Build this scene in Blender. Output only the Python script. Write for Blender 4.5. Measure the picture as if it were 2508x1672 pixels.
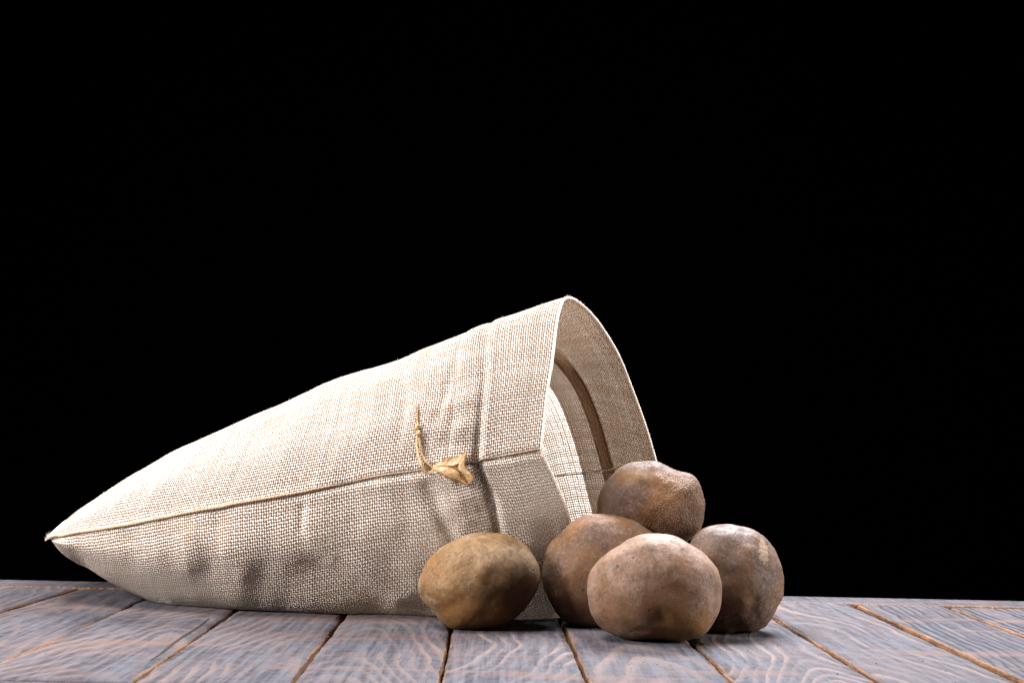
import bpy, bmesh, math, random
import numpy as np
from mathutils import Vector, Matrix, noise
from mathutils.bvhtree import BVHTree

for o in list(bpy.data.objects):
    bpy.data.objects.remove(o)
sc = bpy.context.scene
COL = sc.collection
random.seed(7)
rng = np.random.default_rng(7)

# ------------------------------------------------------------------ camera
FPX, CX, CY, CAMH = 3483.0, 1254.0, 836.0, 0.122
PITCH, ROLL = math.atan(236.0 / FPX), math.radians(1.2)
Rcam = Matrix.Rotation(math.radians(90) + PITCH, 3, 'X') @ Matrix.Rotation(ROLL, 3, 'Z')
cam = bpy.data.cameras.new('camera')
cam.sensor_width = 36.0
cam.lens = FPX / 2508.0 * 36.0
cam.clip_start, cam.clip_end = 0.01, 50.0
cam.dof.use_dof = True
cam.dof.focus_distance = 0.93
cam.dof.aperture_fstop = 32.0
cam_o = bpy.data.objects.new('camera', cam)
cam_o.matrix_world = Matrix.Translation((0, 0, CAMH)) @ Rcam.to_4x4()
COL.objects.link(cam_o)
sc.camera = cam_o
ORIG = Vector((0, 0, CAMH))


def P(px, py, Z):
    """place of the thing seen at a photo pixel, Z metres along the view axis"""
    return ORIG + Rcam @ Vector(((px - CX) / FPX * Z, (CY - py) / FPX * Z, -Z))


def proj(p):
    q = Rcam.transposed() @ (Vector(p) - ORIG)
    return CX + q.x / -q.z * FPX, CY - q.y / -q.z * FPX


# ------------------------------------------------------------------ world and lamps
w = bpy.data.worlds.new('World')
sc.world = w
w.use_nodes = True
w.node_tree.nodes['Background'].inputs[0].default_value = (0, 0, 0, 1)
w.node_tree.nodes['Background'].inputs[1].default_value = 0.0
sc.view_settings.view_transform = 'Standard'
sc.view_settings.look = 'None'
sc.view_settings.exposure = 0.33
sc.view_settings.gamma = 1.0


def softbox(name, loc, target, sx, sy, power, col):
    l = bpy.data.lights.new(name, 'AREA')
    l.shape, l.size, l.size_y, l.energy, l.color = 'RECTANGLE', sx, sy, power, col
    o = bpy.data.objects.new(name, l)
    o.location = loc
    o.rotation_euler = (Vector(target) - Vector(loc)).to_track_quat('-Z', 'Y').to_euler()
    COL.objects.link(o)


softbox('top_softbox', (-0.38, 0.78, 0.95), (-0.05, 0.97, 0.08), 0.50, 0.45, 16.5, (0.95, 0.965, 1.0))
softbox('left_softbox', (-0.88, 0.42, 0.44), (-0.10, 0.95, 0.08), 0.26, 0.30, 16.5, (0.98, 0.97, 1.0))
softbox('right_softbox', (0.80, 0.86, 0.18), (0.15, 0.93, 0.05), 0.14, 0.30, 7.0, (1.0, 0.98, 0.98))
softbox('back_softbox', (0.30, 1.50, 0.80), (0.05, 1.05, 0.15), 0.45, 0.40, 42, (0.93, 0.95, 1.0))


# ------------------------------------------------------------------ node helper
class NT:
    def __init__(s, name):
        s.m = bpy.data.materials.new(name)
        s.m.use_nodes = True
        s.t = s.m.node_tree
        s.t.nodes.clear()
        s.out = s.t.nodes.new('ShaderNodeOutputMaterial')

    def node(s, typ, **kw):
        n = s.t.nodes.new(typ)
        for k, v in kw.items():
            setattr(n, k, v)
        return n

    def put(s, sock, v):
        if isinstance(v, bpy.types.NodeSocket):
            s.t.links.new(v, sock)
        elif v is not None:
            if hasattr(sock.default_value, '__len__') and not hasattr(v, '__len__'):
                v = (v,) * len(sock.default_value)
            if hasattr(v, '__len__') and len(sock.default_value) == 4 and len(v) == 3:
                v = (*v, 1)
            sock.default_value = v

    def math(s, op, a, b=None, c=None, clamp=False):
        n = s.node('ShaderNodeMath', operation=op, use_clamp=clamp)
        for i, v in enumerate((a, b, c)):
            if v is not None:
                s.put(n.inputs[i], v)
        return n.outputs[0]

    def vmath(s, op, a, b=None):
        n = s.node('ShaderNodeVectorMath', operation=op)
        s.put(n.inputs[0], a)
        if b is not None:
            s.put(n.inputs[1], b)
        return n.outputs['Value'] if op in ('LENGTH', 'DISTANCE') else n.outputs[0]

    def noise(s, vec, scale, detail=3, rough=0.5, dist=0.0, out='Fac'):
        n = s.node('ShaderNodeTexNoise')
        s.put(n.inputs['Vector'], vec)
        n.inputs['Scale'].default_value = scale
        n.inputs['Detail'].default_value = detail
        n.inputs['Roughness'].default_value = rough
        n.inputs['Distortion'].default_value = dist
        return n.outputs[out]

    def voro(s, vec, scale, feature='F1', out='Distance', rnd=1.0):
        n = s.node('ShaderNodeTexVoronoi', feature=feature)
        s.put(n.inputs['Vector'], vec)
        n.inputs['Scale'].default_value = scale
        n.inputs['Randomness'].default_value = rnd
        return n.outputs[out]

    def white(s, vec):
        n = s.node('ShaderNodeTexWhiteNoise', noise_dimensions='3D')
        s.put(n.inputs['Vector'], vec)
        return n.outputs['Value']

    def step(s, v, lo, hi, a=0.0, b=1.0):
        n = s.node('ShaderNodeMapRange', interpolation_type='SMOOTHSTEP')
        s.put(n.inputs[0], v)
        for i, x in enumerate((lo, hi, a, b)):
            s.put(n.inputs[i + 1], x)
        return n.outputs[0]

    def mix(s, f, a, b, blend='MIX'):
        n = s.node('ShaderNodeMix', data_type='RGBA', blend_type=blend)
        s.put(n.inputs[0], f)
        s.put(n.inputs[6], a)
        s.put(n.inputs[7], b)
        return n.outputs[2]

    def sep(s, v):
        n = s.node('ShaderNodeSeparateXYZ')
        s.put(n.inputs[0], v)
        return n.outputs

    def comb(s, x=0.0, y=0.0, z=0.0):
        n = s.node('ShaderNodeCombineXYZ')
        for i, v in enumerate((x, y, z)):
            s.put(n.inputs[i], v)
        return n.outputs[0]

    def attr(s, name):
        n = s.node('ShaderNodeAttribute', attribute_type='OBJECT', attribute_name=name)
        return n.outputs['Fac']

    def obj(s):
        return s.node('ShaderNodeTexCoord').outputs['Object']

    def uv(s):
        return s.node('ShaderNodeTexCoord').outputs['UV']

    def bump(s, h, dist, strength=1.0, normal=None):
        n = s.node('ShaderNodeBump')
        n.inputs['Strength'].default_value = strength
        n.inputs['Distance'].default_value = dist
        s.put(n.inputs['Height'], h)
        if normal is not None:
            s.put(n.inputs['Normal'], normal)
        return n.outputs[0]

    def pbr(s, color, rough, normal=None, spec=0.5, **kw):
        n = s.node('ShaderNodeBsdfPrincipled')
        s.put(n.inputs['Base Color'], color)
        s.put(n.inputs['Roughness'], rough)
        s.put(n.inputs['Specular IOR Level'], spec)
        if normal is not None:
            s.put(n.inputs['Normal'], normal)
        for k, v in kw.items():
            s.put(n.inputs[k.replace('_', ' ')], v)
        return n.outputs[0]

    def done(s, surf):
        s.t.links.new(surf, s.out.inputs[0])
        return s.m


# ------------------------------------------------------------------ materials
def burlap(name, gap_w=0.40, cream=(0.78, 0.718, 0.642), tan=(0.62, 0.485, 0.36)):
    """loosely woven plain weave; the UV map counts threads"""
    n = NT(name)
    uvs = n.sep(n.uv())
    wob = n.vmath('SUBTRACT', n.noise(n.uv(), 0.35, 2, out='Color'), (0.5, 0.5, 0.5))
    ws = n.sep(wob)
    u = n.math('MULTIPLY_ADD', ws[0], 0.9, uvs[0])
    v = n.math('MULTIPLY_ADD', ws[1], 0.9, uvs[1])
    fu, fv = n.math('FLOOR', u), n.math('FLOOR', v)
    xu = n.math('MULTIPLY_ADD', n.math('SUBTRACT', u, fu), 2.0, -1.0)     # -1..1 across a warp yarn
    xv = n.math('MULTIPLY_ADD', n.math('SUBTRACT', v, fv), 2.0, -1.0)
    par = n.math('MODULO', n.math('ABSOLUTE', n.math('ADD', fu, fv)), 2.0)
    sgn = n.math('MULTIPLY_ADD', par, 2.0, -1.0)
    # widths vary yarn by yarn and along the yarn
    wu = n.math('MULTIPLY_ADD', n.white(n.comb(fu, 3.3, 0)), 0.26, gap_w)
    wv = n.math('MULTIPLY_ADD', n.white(n.comb(7.1, fv, 0)), 0.26, gap_w + 0.02)
    # height of a yarn: round profile, over/under wave
    def prof(x, wd):
        q = n.math('DIVIDE', x, wd)
        return n.math('SQRT', n.math('MAXIMUM', n.math('SUBTRACT', 1.0, n.math('MULTIPLY', q, q)), 0.0))
    pu, pv = prof(xu, wu), prof(xv, wv)
    wave_u = n.math('MULTIPLY', n.math('COSINE', n.math('MULTIPLY', xv, math.pi / 2)), sgn)
    wave_v = n.math('MULTIPLY', n.math('COSINE', n.math('MULTIPLY', xu, math.pi / 2)), n.math('MULTIPLY', sgn, -1.0))
    on_u = n.math('GREATER_THAN', pu, 0.02)
    on_v = n.math('GREATER_THAN', pv, 0.02)
    hu = n.math('MULTIPLY', n.math('ADD', n.math('MULTIPLY_ADD', pu, 0.45, 0.55), n.math('MULTIPLY', wave_u, 0.5)), on_u)
    hv = n.math('MULTIPLY', n.math('ADD', n.math('MULTIPLY_ADD', pv, 0.45, 0.55), n.math('MULTIPLY', wave_v, 0.5)), on_v)
    h = n.math('MAXIMUM', hu, hv)
    top_u = n.math('GREATER_THAN', hu, hv)
    gap = n.math('SUBTRACT', 1.0, n.math('MAXIMUM', on_u, on_v))
    # the yarn: pale jute, each one a little different, patches of browner fibre
    ru = n.white(n.comb(fu, n.math('FLOOR', n.math('MULTIPLY', v, 0.09)), 1.0))
    rv = n.white(n.comb(n.math('FLOOR', n.math('MULTIPLY', u, 0.09)), fv, 2.0))
    ry = n.math('ADD', n.math('MULTIPLY', ru, top_u), n.math('MULTIPLY', rv, n.math('SUBTRACT', 1.0, top_u)))
    fine = n.noise(n.vmath('MULTIPLY', n.uv(), (1.0, 1.0, 1.0)), 2.2, 3, 0.6)
    tone = n.math('ADD', n.math('MULTIPLY', ry, 0.55), n.math('MULTIPLY', fine, 0.55))
    col = n.mix(n.step(tone, 0.56, 1.10), cream, tan)
    low = n.step(h, 0.62, 1.32)                                   # painted shade: yarn sunk between its neighbours goes dark brown
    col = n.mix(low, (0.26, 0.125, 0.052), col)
    big = n.noise(n.obj(), 22.0, 2)
    col = n.mix(n.step(big, 0.45, 0.75, 0.0, 0.12), col, (0.62, 0.48, 0.34))
    nor = n.bump(n.math('ADD', h, n.math('MULTIPLY', fine, 0.25)), 0.0009, 1.0)
    dif = n.node('ShaderNodeBsdfDiffuse')
    n.put(dif.inputs[0], col)
    n.put(dif.inputs['Roughness'], 0.6)
    n.put(dif.inputs['Normal'], nor)
    tr = n.node('ShaderNodeBsdfTranslucent')
    n.put(tr.inputs[0], (0.74, 0.52, 0.31))
    yarn = n.node('ShaderNodeMixShader')
    n.put(yarn.inputs[0], n.step(h, 1.35, 0.6, 0.02, 0.18))
    n.t.links.new(dif.outputs[0], yarn.inputs[1])
    n.t.links.new(tr.outputs[0], yarn.inputs[2])
    # the open square between four yarns: the dim inside painted as dark brown, partly translucent
    tg = n.node('ShaderNodeBsdfTranslucent')
    n.put(tg.inputs[0], (1.0, 0.975, 0.94))
    gd = n.node('ShaderNodeBsdfDiffuse')
    n.put(gd.inputs[0], (0.12, 0.06, 0.028))
    gm = n.node('ShaderNodeMixShader')
    n.put(gm.inputs[0], 0.42)
    n.t.links.new(gd.outputs[0], gm.inputs[1])
    n.t.links.new(tg.outputs[0], gm.inputs[2])
    fin = n.node('ShaderNodeMixShader')
    n.put(fin.inputs[0], gap)
    n.t.links.new(yarn.outputs[0], fin.inputs[1])
    n.t.links.new(gm.outputs[0], fin.inputs[2])
    return n.done(fin.outputs[0])


def cord_mat(name, col, col2, freq):
    n = NT(name)
    s = n.sep(n.uv())
    tw = n.math('SINE', n.math('MULTIPLY', n.math('ADD', s[0], n.math('MULTIPLY', s[1], 1.0)), freq))
    nz = n.noise(n.obj(), 900, 3)
    f = n.math('ADD', n.math('MULTIPLY', tw, 0.16), nz)
    c = n.mix(n.step(f, 0.1, 0.9), col2, col)
    nor = n.bump(f, 0.0005)
    return n.done(n.pbr(c, 0.9, nor, 0.1))


def ribbon_mat():
    n = NT('organza_ribbon')
    s = n.sep(n.uv())
    thr = n.math('SINE', n.math('MULTIPLY', s[1], 120.0))
    nz = n.noise(n.vmath('MULTIPLY', n.uv(), (3.0, 30.0, 1.0)), 1.0, 3)
    edge = n.step(n.math('ABSOLUTE', n.math('SUBTRACT', s[1], 0.5)), 0.30, 0.46)
    f = n.math('ADD', n.math('MULTIPLY', thr, 0.10), nz)
    c = n.mix(n.step(f, 0.38, 0.62), (0.46, 0.25, 0.075), (0.88, 0.68, 0.40))
    c = n.mix(edge, c, (0.24, 0.10, 0.02))
    nor = n.bump(f, 0.0003, 0.6)
    p = n.pbr(c, 0.27, nor, 0.8)
    tr = n.node('ShaderNodeBsdfTranslucent')
    n.put(tr.inputs[0], (0.85, 0.55, 0.22))
    tp = n.node('ShaderNodeBsdfTransparent')
    m1 = n.node('ShaderNodeMixShader')
    n.put(m1.inputs[0], 0.35)
    n.t.links.new(p, m1.inputs[1])
    n.t.links.new(tr.outputs[0], m1.inputs[2])
    m2 = n.node('ShaderNodeMixShader')
    n.put(m2.inputs[0], n.math('MULTIPLY', n.math('SUBTRACT', 1.0, edge), 0.14))
    n.t.links.new(m1.outputs[0], m2.inputs[1])
    n.t.links.new(tp.outputs[0], m2.inputs[2])
    return n.done(m2.outputs[0])


def plank_mat():
    n = NT('painted_pine')
    o = n.obj()
    s = n.sep(o)
    seed = n.attr('seed')
    off = n.comb(n.math('MULTIPLY', seed, 3.17), n.math('MULTIPLY', seed, 1.73), 0.0)
    q = n.vmath('ADD', o, off)
    dx = n.math('SUBTRACT', s[0], n.attr('heart'))
    lowf = n.noise(n.vmath('MULTIPLY', q, (1.0, 0.5, 1.0)), 13.0, 1, 0.4)
    lowf2 = n.noise(n.vmath('MULTIPLY', q, (1.0, 0.45, 1.0)), 60.0, 2, 0.45)
    r = n.math('SQRT', n.math('ADD', n.math('MULTIPLY', dx, dx), 0.00012))
    ph = n.math('ADD', r, n.math('MULTIPLY', s[1], n.attr('taper')))
    ph = n.math('ADD', ph, n.math('MULTIPLY', n.math('MULTIPLY', lowf, 0.050), n.attr('wave')))
    ph = n.math('ADD', ph, n.math('MULTIPLY', lowf2, 0.0065))
    ph = n.math('MULTIPLY', ph, n.attr('rings'))
    fr = n.math('FRACT', ph)
    line = n.math('MULTIPLY', n.step(fr, 0.35, 0.80), n.step(fr, 1.0, 0.86))     # soft late-wood line
    ringn = n.white(n.comb(n.math('FLOOR', ph), seed, 0.0))
    line = n.math('MULTIPLY', line, n.step(ringn, -0.3, 0.7))
    fib = n.noise(n.vmath('MULTIPLY', q, (1.0, 0.06, 1.0)), 900.0, 3, 0.65)
    fib2 = n.noise(n.vmath('MULTIPLY', q, (1.0, 0.035, 1.0)), 260.0, 3, 0.6)
    worn = n.noise(n.vmath('MULTIPLY', q, (1.0, 0.6, 1.0)), 16.0, 4, 0.6)
    spot = n.noise(q, 120.0, 4, 0.6)
    # paint wash: blue grey, dark where the soft wood drank it
    paint = n.mix(n.step(fib2, 0.35, 0.65), (0.031, 0.029, 0.034), (0.080, 0.075, 0.085))
    paint = n.mix(n.step(worn, 0.35, 0.7, 0.0, 0.55), paint, (0.080, 0.056, 0.054))
    paint = n.mix(n.step(spot, 0.35, 0.75, 0.0, 0.35), paint, (0.120, 0.115, 0.130))
    pink = n.mix(n.step(spot, 0.3, 0.7), (0.225, 0.150, 0.122), (0.165, 0.125, 0.115))
    dark = (0.014, 0.013, 0.017)
    amt = n.math('MULTIPLY', line, n.step(n.math('ADD', worn, n.math('MULTIPLY', spot, 0.3)), 0.48, 0.80, 0.18, 0.88))
    amt_p = n.math('MULTIPLY', amt, n.attr('pink'))
    amt_d = n.math('MULTIPLY', line, n.math('SUBTRACT', 1.0, n.attr('pink')))
    c = n.mix(amt_p, paint, pink)
    c = n.mix(n.math('MULTIPLY', amt_d, 1.3, clamp=True), c, dark)
    c = n.mix(n.step(fib, 0.54, 0.72, 0.0, 0.6), c, (0.03, 0.028, 0.035))
    # brown stains running across the boards, scuffs, pits
    wc = n.node('ShaderNodeNewGeometry').outputs['Position']
    wp = n.vmath('MULTIPLY', wc, (1.0, 5.5, 1.0))
    band = n.noise(wp, 6.0, 3, 0.55)
    c = n.mix(n.step(band, 0.53, 0.68, 0.0, 0.5), c, (0.15, 0.085, 0.062))
    pits = n.voro(n.vmath('MULTIPLY', q, (1.0, 0.5, 1.0)), 95.0)
    pit = n.step(pits, 0.075, 0.04)
    c = n.mix(n.math('MULTIPLY', pit, 0.85), c, (0.03, 0.02, 0.018))
    scuff = n.noise(n.vmath('MULTIPLY', n.vmath('ADD', q, n.comb(9.0, 4.0, 0.0)), (0.35, 1.0, 1.0)), 75.0, 4, 0.7)
    c = n.mix(n.step(scuff, 0.66, 0.74, 0.0, 0.45), c, (0.14, 0.14, 0.16))
    h = n.math('ADD', n.math('MULTIPLY', line, 0.6), n.math('MULTIPLY', fib, 0.5))
    h = n.math('ADD', h, n.math('MULTIPLY', fib2, 0.6))
    h = n.math('SUBTRACT', h, n.math('MULTIPLY', pit, 1.5))
    nor = n.bump(h, 0.0004, 0.8)
    rg = n.step(fib2, 0.3, 0.7, 0.62, 0.8)
    df = n.node('ShaderNodeBsdfDiffuse')
    n.put(df.inputs[0], c)
    n.put(df.inputs['Roughness'], 0.4)
    n.put(df.inputs['Normal'], nor)
    gl = n.node('ShaderNodeBsdfGlossy')
    n.put(gl.inputs[0], (0.9, 0.93, 1.0))
    n.put(gl.inputs['Roughness'], n.math('SUBTRACT', rg, 0.12))
    n.put(gl.inputs['Normal'], nor)
    ms = n.node('ShaderNodeMixShader')
    n.put(ms.inputs[0], 0.018)
    n.t.links.new(df.outputs[0], ms.inputs[1])
    n.t.links.new(gl.outputs[0], ms.inputs[2])
    return n.done(ms.outputs[0])


def raw_wood():
    n = NT('raw_broken_pine')
    q = n.obj()
    a = n.noise(n.vmath('MULTIPLY', q, (1.0, 0.05, 1.0)), 420.0, 4, 0.65)
    b = n.noise(n.vmath('MULTIPLY', q, (1.0, 0.5, 1.0)), 30.0, 3)
    c = n.mix(n.step(a, 0.35, 0.65), (0.05, 0.023, 0.012), (0.20, 0.095, 0.042))
    c = n.mix(n.step(b, 0.42, 0.70, 0.0, 0.75), c, (0.075, 0.04, 0.024))
    return n.done(n.pbr(c, 0.75, n.bump(a, 0.0006), 0.2))


def board_under():
    n = NT('dark_under_board')
    a = n.noise(n.obj(), 60.0, 3)
    return n.done(n.pbr(n.mix(a, (0.02, 0.012, 0.008), (0.07, 0.04, 0.025)), 0.9, None, 0.1))


def potato_mat(name, base, ochre, dusty, ochre_amt, dust_amt, dark_amt, seed, patches=(), flesh=None, crust=None, rough=0.5):
    n = NT(name)
    o = n.obj()
    q = n.vmath('ADD', o, (seed * 1.31, seed * 0.77, seed * 2.1))
    m1 = n.noise(q, 24.0, 3, 0.55, 0.6)
    m2 = n.noise(n.vmath('ADD', q, (5, 5, 5)), 34.0, 4, 0.6, 0.5)
    m3 = n.noise(n.vmath('ADD', q, (9, 2, 5)), 50.0, 5, 0.65, 0.8)
    fine = n.noise(q, 520.0, 4, 0.65)
    mid = n.noise(n.vmath('ADD', q, (2, 8, 1)), 170.0, 4, 0.6, 1.2)
    fib = n.noise(n.vmath('MULTIPLY', n.vmath('ADD', q, n.vmath('MULTIPLY', n.noise(q, 60, 2, out='Color'), (0.02, 0.02, 0.02))), (1.0, 1.0, 0.22)), 800.0, 3, 0.6)
    c = n.mix(n.step(m1, 0.5 - 0.25 * ochre_amt, 0.72 - 0.2 * ochre_amt), base, ochre)
    c = n.mix(n.step(m2, 0.56 - 0.2 * dust_amt, 0.78 - 0.2 * dust_amt, 0.0, 0.85), c, dusty)
    c = n.mix(n.step(m3, 0.60 - 0.10 * dark_amt, 0.80 - 0.10 * dark_amt, 0.0, 0.755), c, (0.05, 0.028, 0.018))
    c = n.mix(n.step(mid, 0.42, 0.64, 0.0, 0.6), c, n.mix(0.55, base, (0.05, 0.03, 0.02)))
    c = n.mix(n.step(fine, 0.48, 0.66, 0.0, 0.16), c, (0.42, 0.32, 0.24))
    c = n.mix(n.step(fib, 0.54, 0.70, 0.0, 0.5), c, (0.07, 0.038, 0.024))
    for (px_, py_, pz_, sc_, col_, amt_) in patches:
        d = n.vmath('LENGTH', n.vmath('MULTIPLY', n.vmath('SUBTRACT', o, (px_, py_, pz_)), sc_))
        f = n.step(n.math('ADD', d, n.math('MULTIPLY', n.math('SUBTRACT', m3, 0.5), 2.4)), 1.5, 0.4)
        c = n.mix(n.math('MULTIPLY', f, amt_), c, col_)
    # lenticels: small dark sunken dots of many sizes
    warp = n.vmath('ADD', q, n.vmath('MULTIPLY', n.noise(q, 200, 2, out='Color'), (0.004, 0.004, 0.004)))
    v1 = n.voro(warp, 120.0)
    r1 = n.white(n.voro(warp, 120.0, out='Color'))
    dots = n.step(v1, n.math('MULTIPLY_ADD', r1, 0.13, 0.05), n.math('MULTIPLY_ADD', r1, 0.09, 0.01))
    v2 = n.voro(n.vmath('ADD', warp, (3, 3, 3)), 260.0)
    dots2 = n.math('MULTIPLY', n.step(v2, 0.17, 0.09), n.step(n.white(n.voro(n.vmath('ADD', warp, (3, 3, 3)), 260.0, out='Color')), 0.55, 0.6))
    dd = n.math('MAXIMUM', dots, n.math('MULTIPLY', dots2, 0.6))
    c = n.mix(n.math('MULTIPLY', dd, 0.85), c, (0.05, 0.032, 0.028))
    # scabs: ragged slate-coloured scars
    sc1 = n.noise(n.vmath('ADD', q, (4, 1, 7)), 150.0, 5, 0.7, 0.7)
    scab = n.step(sc1, 0.63, 0.68)
    c = n.mix(n.math('MULTIPLY', scab, 0.7), c, (0.09, 0.065, 0.06))
    h = n.math('ADD', n.math('MULTIPLY', mid, 0.35), n.math('MULTIPLY', fine, 0.30))
    h = n.math('ADD', h, n.math('MULTIPLY', fib, 0.22))
    h = n.math('ADD', h, n.math('MULTIPLY', m3, 0.4))
    h = n.math('SUBTRACT', h, n.math('MULTIPLY', dd, 0.5))
    h = n.math('ADD', h, n.math('MULTIPLY', scab, 0.3))
    if flesh:
        d = n.vmath('LENGTH', n.vmath('MULTIPLY', n.vmath('SUBTRACT', o, flesh[:3]), flesh[3]))
        f = n.step(n.math('ADD', d, n.math('MULTIPLY', n.math('SUBTRACT', mid, 0.5), 3.0)), 1.3, 0.9)
        f = n.math('MULTIPLY', f, n.step(mid, 0.30, 0.42))
        c = n.mix(n.math('MULTIPLY', f, 0.5), c, (0.33, 0.23, 0.15))
        h = n.math('SUBTRACT', h, n.math('MULTIPLY', f, 0.4))
    if crust:
        d = n.vmath('LENGTH', n.vmath('MULTIPLY', n.vmath('SUBTRACT', o, crust[:3]), crust[3]))
        f = n.step(n.math('ADD', d, n.math('MULTIPLY', n.math('SUBTRACT', m2, 0.5), 1.5)), 1.4, 0.5)
        net = n.voro(warp, 520.0, 'DISTANCE_TO_EDGE')
        cr = n.mix(n.step(net, 0.02, 0.18), (0.06, 0.032, 0.02), (0.20, 0.135, 0.10))
        c = n.mix(n.math('MULTIPLY', f, 0.35), c, cr)
        h = n.math('ADD', h, n.math('MULTIPLY', f, n.step(net, 0.0, 0.3, 0.0, 0.9)))
    nor = n.bump(h, 0.0008, 0.75)
    return n.done(n.pbr(c, n.step(mid, 0.3, 0.7, rough + 0.08, rough + 0.25), nor, 0.12))


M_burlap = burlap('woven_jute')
M_hem = burlap('shaded_hem_cloth', cream=(0.62, 0.47, 0.33), tan=(0.48, 0.34, 0.215))  # same jute made browner: paints the shade inside the mouth
M_piping = cord_mat('seam_cord', (0.52, 0.385, 0.26), (0.30, 0.19, 0.11), 2 * math.pi)
M_channel = burlap('shaded_channel_cloth', cream=(0.50, 0.345, 0.22), tan=(0.38, 0.25, 0.15))  # jute darkened further, painting the band where light is blocked
M_rim = cord_mat('rim_fold', (0.84, 0.79, 0.72), (0.50, 0.38, 0.27), 2 * math.pi)
M_ribbon = ribbon_mat()
M_plank, M_raw, M_under = plank_mat(), raw_wood(), board_under()


# ------------------------------------------------------------------ object helpers
def mesh_obj(name, verts, faces, mats, parent=None, uvs=None, smooth=True, fmat=None):
    me = bpy.data.meshes.new(name)
    me.from_pydata([tuple(v) for v in verts], [], faces)
    for m in (mats if isinstance(mats, (list, tuple)) else [mats]):
        me.materials.append(m)
    if smooth:
        me.polygons.foreach_set('use_smooth', [True] * len(me.polygons))
    if fmat is not None:
        me.polygons.foreach_set('material_index', fmat)
    if uvs is not None:
        l = me.uv_layers.new(name='UVMap')
        vi = np.empty(len(me.loops), dtype=np.int32)
        me.loops.foreach_get('vertex_index', vi)
        l.data.foreach_set('uv', np.asarray(uvs, dtype=np.float32)[vi].ravel())
    me.update()
    o = bpy.data.objects.new(name, me)
    COL.objects.link(o)
    if parent is not None:
        o.parent = parent
        o.matrix_parent_inverse = Matrix.Translation(-parent.location)
    return o


def tag(o, label=None, cat=None, group=None, kind=None):
    for k, v in (('label', label), ('category', cat), ('group', group), ('kind', kind)):
        if v:
            o[k] = v
    return o


def hermite(xs, ys, x):
    """smooth curve through control points (ys may be vectors), finite-difference tangents"""
    xs = np.asarray(xs, float)
    ys = np.asarray(ys, float)
    x = np.asarray(x, float)
    sl = (ys[1:] - ys[:-1]) / (xs[1:] - xs[:-1]).reshape(-1, *([1] * (ys.ndim - 1)))
    h = (xs[1:] - xs[:-1])
    m = np.empty_like(ys)
    m[0], m[-1] = sl[0], sl[-1]
    wgt = (h[:-1] / (h[:-1] + h[1:])).reshape(-1, *([1] * (ys.ndim - 1)))
    m[1:-1] = sl[:-1] * (1 - wgt) + sl[1:] * wgt
    i = np.clip(np.searchsorted(xs, x) - 1, 0, len(xs) - 2)
    t = ((x - xs[i]) / h[i])
    sh = (-1,) + (1,) * (ys.ndim - 1)
    t = t.reshape(sh)
    hh = h[i].reshape(sh)
    return ((2 * t**3 - 3 * t**2 + 1) * ys[i] + (t**3 - 2 * t**2 + t) * hh * m[i]
            + (-2 * t**3 + 3 * t**2) * ys[i + 1] + (t**3 - t**2) * hh * m[i + 1])


def grid_faces(nu, nv, flip=False):
    f = []
    for i in range(nu - 1):
        for j in range(nv - 1):
            a = i * nv + j
            q = (a, a + 1, a + nv + 1, a + nv)
            f.append(q[::-1] if flip else q)
    return f


def tube(name, pts, rad, mat, parent, seg=8, twist_per_m=450.0, flat=1.0, up=None):
    pts = [Vector(p) for p in pts]
    n = len(pts)
    rads = rad if hasattr(rad, '__len__') else [rad] * n
    V, U = [], []
    L = 0.0
    prev = None
    for i, p in enumerate(pts):
        t = (pts[min(i + 1, n - 1)] - pts[max(i - 1, 0)]).normalized()
        if prev is None:
            prev = t.orthogonal() if up is None else Vector(up)
        a = (prev - t * prev.dot(t)).normalized()
        prev = a
        b = t.cross(a)
        if i:
            L += (p - pts[i - 1]).length
        for k in range(seg + 1):
            an = 2 * math.pi * k / seg
            V.append(p + a * math.cos(an) * rads[i] * flat + b * math.sin(an) * rads[i])
            U.append((L * twist_per_m, k / seg))
    F = grid_faces(n, seg + 1)
    c0 = len(V)
    V += [pts[0], pts[-1]]
    U += [(0, 0), (L * twist_per_m, 0)]
    for k in range(seg):
        F.append((c0, k + 1, k))
        F.append((c0 + 1, (n - 1) * (seg + 1) + k, (n - 1) * (seg + 1) + k + 1))
    return mesh_obj(name, V, F, mat, parent, U)


# ------------------------------------------------------------------ the table top
def ground_x(px, py):
    d = Rcam @ Vector(((px - CX) / FPX, (CY - py) / FPX, -1))
    t = -CAMH / d.z
    return ORIG + d * t


Y_NEAR, Y_FAR = 0.700, 1.106
seam_px = [((0, 1499), (160, 1451)), ((80, 1589), (357, 1467)), ((443, 1587), (565, 1504)), ((714, 1672), (837, 1515)),
           ((1077, 1672), (1106, 1536)), ((1441, 1672), (1379, 1533)), ((1798, 1672), (1689, 1568)),
           ((2155, 1672), (1894, 1512)), ((2502, 1669), (2064, 1469)), ((2508, 1557), (2347, 1496))]
seams = []
for a, b in seam_px:
    A, B = ground_x(*a), ground_x(*b)
    s = (B.x - A.x) / (B.y - A.y)
    seams.append((A.x - s * A.y, s))
print('seams', [(round(c, 4), round(s, 3)) for c, s in seams])
m_s = sum(s for c, s in seams[1:-1]) / (len(seams) - 2)
x_at = lambda k, y: seams[k][0] + seams[k][1] * y
lines = [(seams[0][0] - 0.15, seams[0][1]), (seams[0][0] - 0.075, seams[0][1])] + seams + \
        [(seams[-1][0] + 0.078, seams[-1][1]), (seams[-1][0] + 0.158, seams[-1][1])]
gapw = [0.0012, 0.0012, 0.0012, 0.0008, 0.0010, 0.0016, 0.0012, 0.0014, 0.0018, 0.0022, 0.0070, 0.0050, 0.002, 0.002]

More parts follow.
